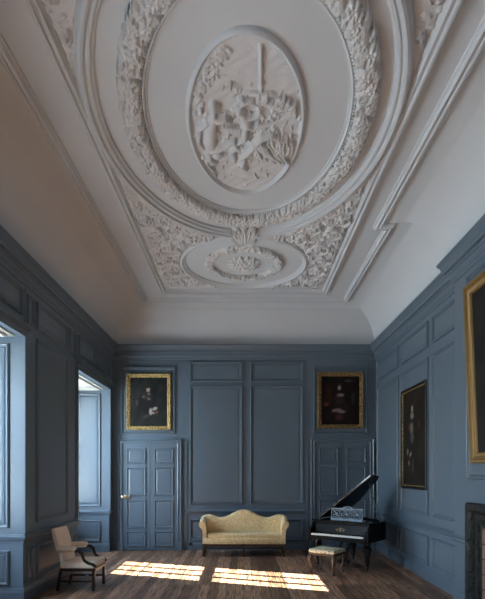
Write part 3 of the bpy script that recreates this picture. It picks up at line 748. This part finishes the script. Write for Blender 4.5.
# ------------------------------------------------------------------ piano
pn = empty('grand_piano', (1.68, 9.10, 0), math.radians(-38)); tag(pn, 'black grand piano with raised lid and fretwork music desk in the far right corner', 'piano')
HWD = .61
def outline(y0, ins=0.):
    hw = HWD-ins
    pts = [(-hw, y0), (hw, y0), (hw, .72)]
    for x, y in ((.595, .84), (.53, .93), (.43, .99), (.32, 1.05), (.22, 1.12), (.12, 1.22), (.0, 1.32), (-.13, 1.40), (-.28, 1.435), (-.42, 1.42), (-.53, 1.37), (-.59, 1.29)):
        k = 1-ins/.6; pts.append((x*k, y-ins*.9))
    pts.append((-hw, 1.18)); return pts
m = MB(); o1 = outline(.0); o2 = outline(.0, .035)
z0, z1 = .50, .835
# rim behind the keys
body = [(x, y if i > 1 else .30) for i, (x, y) in enumerate(o1)]; inn = [(x, y if i > 1 else .335) for i, (x, y) in enumerate(o2)]
n = len(body)
vs = [(x, y, z) for z in (z0, z1) for x, y in body]+[(x, y, z) for z in (z0, z1) for x, y in inn]
fs = []
for k in range(n):
    j = (k+1) % n
    fs += [(k, j, n+j, n+k), (2*n+k, 3*n+k, 3*n+j, 2*n+j), (n+k, n+j, 3*n+j, 3*n+k)]
fs += [tuple(range(n)), tuple(range(2*n, 3*n))]
m.add(vs, fs)
for s in (-1, 1):
    x0_, x1_ = sorted((s*.61, s*.545))
    m.prism([(x0_, 0.02), (x1_, 0.02), (x1_, .31), (x0_, .31)], .50, .70)
    # sloping arm top
    m.add([(x0_, .10, .70), (x1_, .10, .70), (x1_, .20, .80), (x0_, .20, .80), (x0_, .31, .834), (x1_, .31, .834), (x0_, .31, .70), (x1_, .31, .70)],
          [(0, 1, 3 - 1, 3), (3, 2, 5, 4), (0, 3, 4, 6), (1, 7, 5, 2), (6, 4, 5, 7), (0, 6, 7, 1)])
m.box(-.55, .55, .0, .31, .50, .575)
m.box(-.55, .55, .20, .31, .575, .834)
m.build('case', M['fall'], pn, bevel=.004)
m = MB(); ip = outline(.34, .04); ip = [(x, y if i > 1 else .345) for i, (x, y) in enumerate(ip)]; m.prism(ip, .70, .712)
for k in range(11): m.bar((-.50+k*.095, .37, .735), (-.50+k*.055, 1.2-k*.035, .735), .012, .02)
m.build('iron_plate', M['plate'], pn)
m = MB()
for k in range(50):
    x = -.525+k*.021; m.box(x+.0008, x+.0202, -.004, .135, .580, .612)
m.build('white_keys', M['ivory'], pn)
m = MB()
for k in range(49):
    if k % 7 in (0, 1, 3, 4, 5): x = -.525+(k+1)*.021; m.box(x-.006, x+.006, .045, .135, .612, .624)
m.build('black_keys', M['black'], pn)
m = MB(); m.box(-.545, .545, .135, .20, .60, .63)
m.add([(-.545, .15, .63), (.545, .15, .63), (.545, .185, .775), (-.545, .185, .775), (-.545, .205, .775), (.545, .205, .775), (-.545, .205, .63), (.545, .205, .63)], [(0, 1, 2, 3), (3, 2, 5, 4), (4, 5, 7, 6), (0, 6, 7, 1), (0, 3, 4, 6), (1, 7, 5, 2)])
fb = m.build('fallboard', M['fall'], pn)
m = MB()    # gilt crest on the fallboard
def fbp(x, z): return (x, .148+(z-.63)*.24, z)
for s in (-1, 1):
    m.tube([fbp(0, .70), fbp(s*.04, .715), fbp(s*.075, .705), fbp(s*.07, .685), fbp(s*.045, .69)], .006, 6); m.tube([fbp(s*.02, .675), fbp(s*.06, .668), fbp(s*.10, .70)], .004, 6)
m.tube([fbp(0, .66), fbp(0, .735)], [.012, .007], 6)
m.build('crest', M['brass'], fb)['label'] = 'gilt crest'
m = MB()    # front strip of the lid, lying flat, and gilt line
m.box(-.615, .615, .16, .36, .836, .856); m.build('front_lid', M['black'], pn, bevel=.003)
# music desk: pierced fretwork
m = MB(); x0, x1, zb, zt, yd = -.32, .32, .865, 1.10, .40
def yy(z): return yd+(z-zb)*.25
def db(p, q, w=.012): m.bar((p[0], yy(p[1]), p[1]), (q[0], yy(q[1]), q[1]), .012, w)
for z in (zb, 1.06): db((x0, z), (x1, z), .022)
for x in (x0, x1, -.107, .107): db((x, zb), (x, 1.06), .016)
for c in (-.213, 0, .213):
    for k in range(12):
        a, b = k*PI/6, (k+1)*PI/6; db((c+.075*math.cos(a), .962+.075*math.sin(a)), (c+.075*math.cos(b), .962+.075*math.sin(b)), .012)
    for k in range(6):
        a = k*PI/3+.3; db((c, .962), (c+.072*math.cos(a), .962+.072*math.sin(a)), .014)
    for sx in (-1, 1):
        for sz in (-1, 1): db((c+sx*.05, .962+sz*.055), (c+sx*.10, .962+sz*.092), .016)
    m.tube([(c, yy(.962)-.012, .962), (c, yy(.962)+.012, .962)], .026, 8)
for k in range(9):
    a, b = k*PI/9, (k+1)*PI/9; db((.10*math.cos(a), 1.065+.035*math.sin(a)), (.10*math.cos(b), 1.065+.035*math.sin(b)), .016)
m.build('music_desk', M['fret_sheen'], pn)['label'] = 'pierced fretwork music desk with reflected light in its blue-grey colour'
m = MB(); m.box(-.40, .40, .365, .60, .838, .850); m.build('desk_shelf', M['black'], pn)
# lid
ang = math.radians(37)
lid = empty('lid', (-HWD, 0, .845)); lid.parent = pn; lid.rotation_euler = (0, -ang, 0)
m = MB(); lo = [((x+HWD)*1.12, (y+.01) if i > 1 else .47) for i, (x, y) in enumerate(outline(.47))]
m.prism(lo, .012, .034); m.build('lid_panel', M['fall'], lid, bevel=.003)
m = MB(); m.bar((.01, .467, .023), (1.366, .467, .023), .004, .010); m.build('lid_edge', M['tan_grey'], lid)['label'] = 'pale tan-grey front edge of the lid'
m = MB(); m.box(.0, 1.366, .48, .66, .037, .055); m.build('lid_flap', M['black'], lid, bevel=.003)
# prop
m = MB(); m.tube([(.585, .66, .80), (.32, .70, .845+.93*math.tan(ang)*.99)], .013, 8); m.build('lid_prop', M['black'], pn, smooth='auto')
# legs
def pleg(x, y):
    m = MB(); m.T = Matrix.Translation((x, y, 0))
    m.lathe([(0, 0), (.02, 0), (.026, .03), (.018, .055), (.03, .07), (.032, .09), (.055, .22), (.075, .36), (.080, .39), (.05, .41), (.07, .43), (.07, .505), (0, .505)], 12)
    m.build('leg', M['black'], pn, smooth='auto')
pleg(-.50, .22); pleg(.50, .22); pleg(-.22, 1.15)
m = MB()
for s in (-1, 1): m.tube([(s*.055, .32, .50), (s*.07, .31, .36), (s*.052, .30, .18), (s*.06, .30, .10)], [.018, .015, .015, .018], 8)
m.rbox(-.11, .11, .22, .36, .055, .115, .01, 1); m.bar((0, .36, .09), (0, .62, .50), .015, .015)
m.tube([(0, .30, 0), (0, .30, .06)], .02, 8)
ly = m.build('pedal_lyre', M['black'], pn, smooth='auto')
for k in (-1, 0, 1):
    m = MB(); m.rbox(k*.06-.014, k*.06+.014, .12, .23, .062, .075, .004, 1); m.build('pedal', M['brass'], ly)

# ------------------------------------------------------------------ piano stool
stl = empty('piano_stool', (1.45, 8.74, 0), math.radians(-36.6)); tag(stl, 'low stool with patterned seat and curved cabriole legs in front of the piano', 'stool')
m = MB(); m.rbox(-.25, .25, -.225, .225, .355, .425, .03, 4); m.build('seat', M['seat_spot'], stl, smooth='auto')
m = MB(); m.rbox(-.246, .246, -.221, .221, .32, .362, .008, 1); m.build('seat_frame', M['walnut'], stl)
for sx in (-1, 1):
    for sy in (-1, 1):
        l = MB(); q = lambda o, z: (sx*(.215+o), sy*(.19+o*.8), z)
        l.tube([q(.0, .34), q(.014, .29), q(.018, .24), q(.006, .18), q(-.012, .12), q(-.016, .07), q(-.004, .035), q(.012, .018), q(.014, 0)], [.042, .045, .037, .028, .020, .017, .020, .030, .024], 8)
        l.build('leg', M['walnut'], stl, smooth='auto')

# socket on the skirting by the sofa
sk = MB(); sk.rbox(ux(190.6)-.035, ux(190.6)+.035, YB-.042, YB-.028, .13-.035+.01, .13+.035+.01, .004, 1)
for k in (-1, 1): sk.box(ux(190.6)+k*.014-.004, ux(190.6)+k*.014+.004, YB-.0435, YB-.041, .135, .150)
tag(sk.build('wall_socket', M['iron']), 'small dark wall socket on the skirting beside the sofa', 'socket')

# ------------------------------------------------------------------ daylight
w = bpy.data.worlds.new('daylight'); bpy.context.scene.world = w; w.use_nodes = True
nt = w.node_tree; bg = nt.nodes['Background']; N = nt.nodes.new; L_ = nt.links.new
tc = N('ShaderNodeTexCoord'); sp_ = N('ShaderNodeSeparateXYZ'); L_(tc.outputs['Generated'], sp_.inputs[0])
mr = N('ShaderNodeMapRange'); mr.inputs['From Min'].default_value = -1; mr.inputs['From Max'].default_value = 1; L_(sp_.outputs['Z'], mr.inputs['Value'])
rp = N('ShaderNodeValToRGB'); e = rp.color_ramp.elements; e[0].position = 0; e[0].color = (.84, .97, 1.12, 1); e[1].position = 1; e[1].color = (.42, .62, 1.0, 1)
for p, c in ((.47, (.74, .84, .94, 1)), (.50, (.95, 1.05, 1.15, 1)), (.62, (.72, .92, 1.2, 1))):
    q_ = e.new(p); q_.color = c
L_(mr.outputs[0], rp.inputs[0]); L_(rp.outputs[0], bg.inputs['Color']); bg.inputs['Strength'].default_value = 26.0
for y0, y1 in WINS:
    ld = bpy.data.lights.new('window_portal', 'AREA'); ld.shape = 'RECTANGLE'; ld.size = 2.6; ld.size_y = 1.45
    ld.cycles.is_portal = True
    lo_ = bpy.data.objects.new('window_portal', ld); C.objects.link(lo_)
    lo_.location = (XG-.16, (y0+y1)/2-.11, 2.23); lo_.rotation_euler = (0, -PI/2, 0)
sd = bpy.data.lights.new('sun', 'SUN'); sd.energy = 95; sd.angle = math.radians(.35); sd.color = (1, .95, .86)
so_ = bpy.data.objects.new('sun', sd); C.objects.link(so_)
so_.rotation_euler = Vector((1, -.37, -.65)).to_track_quat('-Z', 'Y').to_euler()

# ------------------------------------------------------------------ camera
cd = bpy.data.cameras.new('camera'); cam = bpy.data.objects.new('camera', cd); C.objects.link(cam)
cam.location = (0, 0, 1.75); cam.rotation_euler = (PI/2, 0, 0)
cd.sensor_fit = 'AUTO'; cd.sensor_width = 36; cd.lens = 500/599*36
cd.shift_x = -1.5/599; cd.shift_y = 173/599; cd.clip_start = .02
sc = bpy.context.scene; sc.camera = cam
sc.view_settings.view_transform = 'Standard'; sc.view_settings.look = 'None'; sc.view_settings.gamma = 1
sc.view_settings.use_curve_mapping = False; sc.view_settings.exposure = 0.03
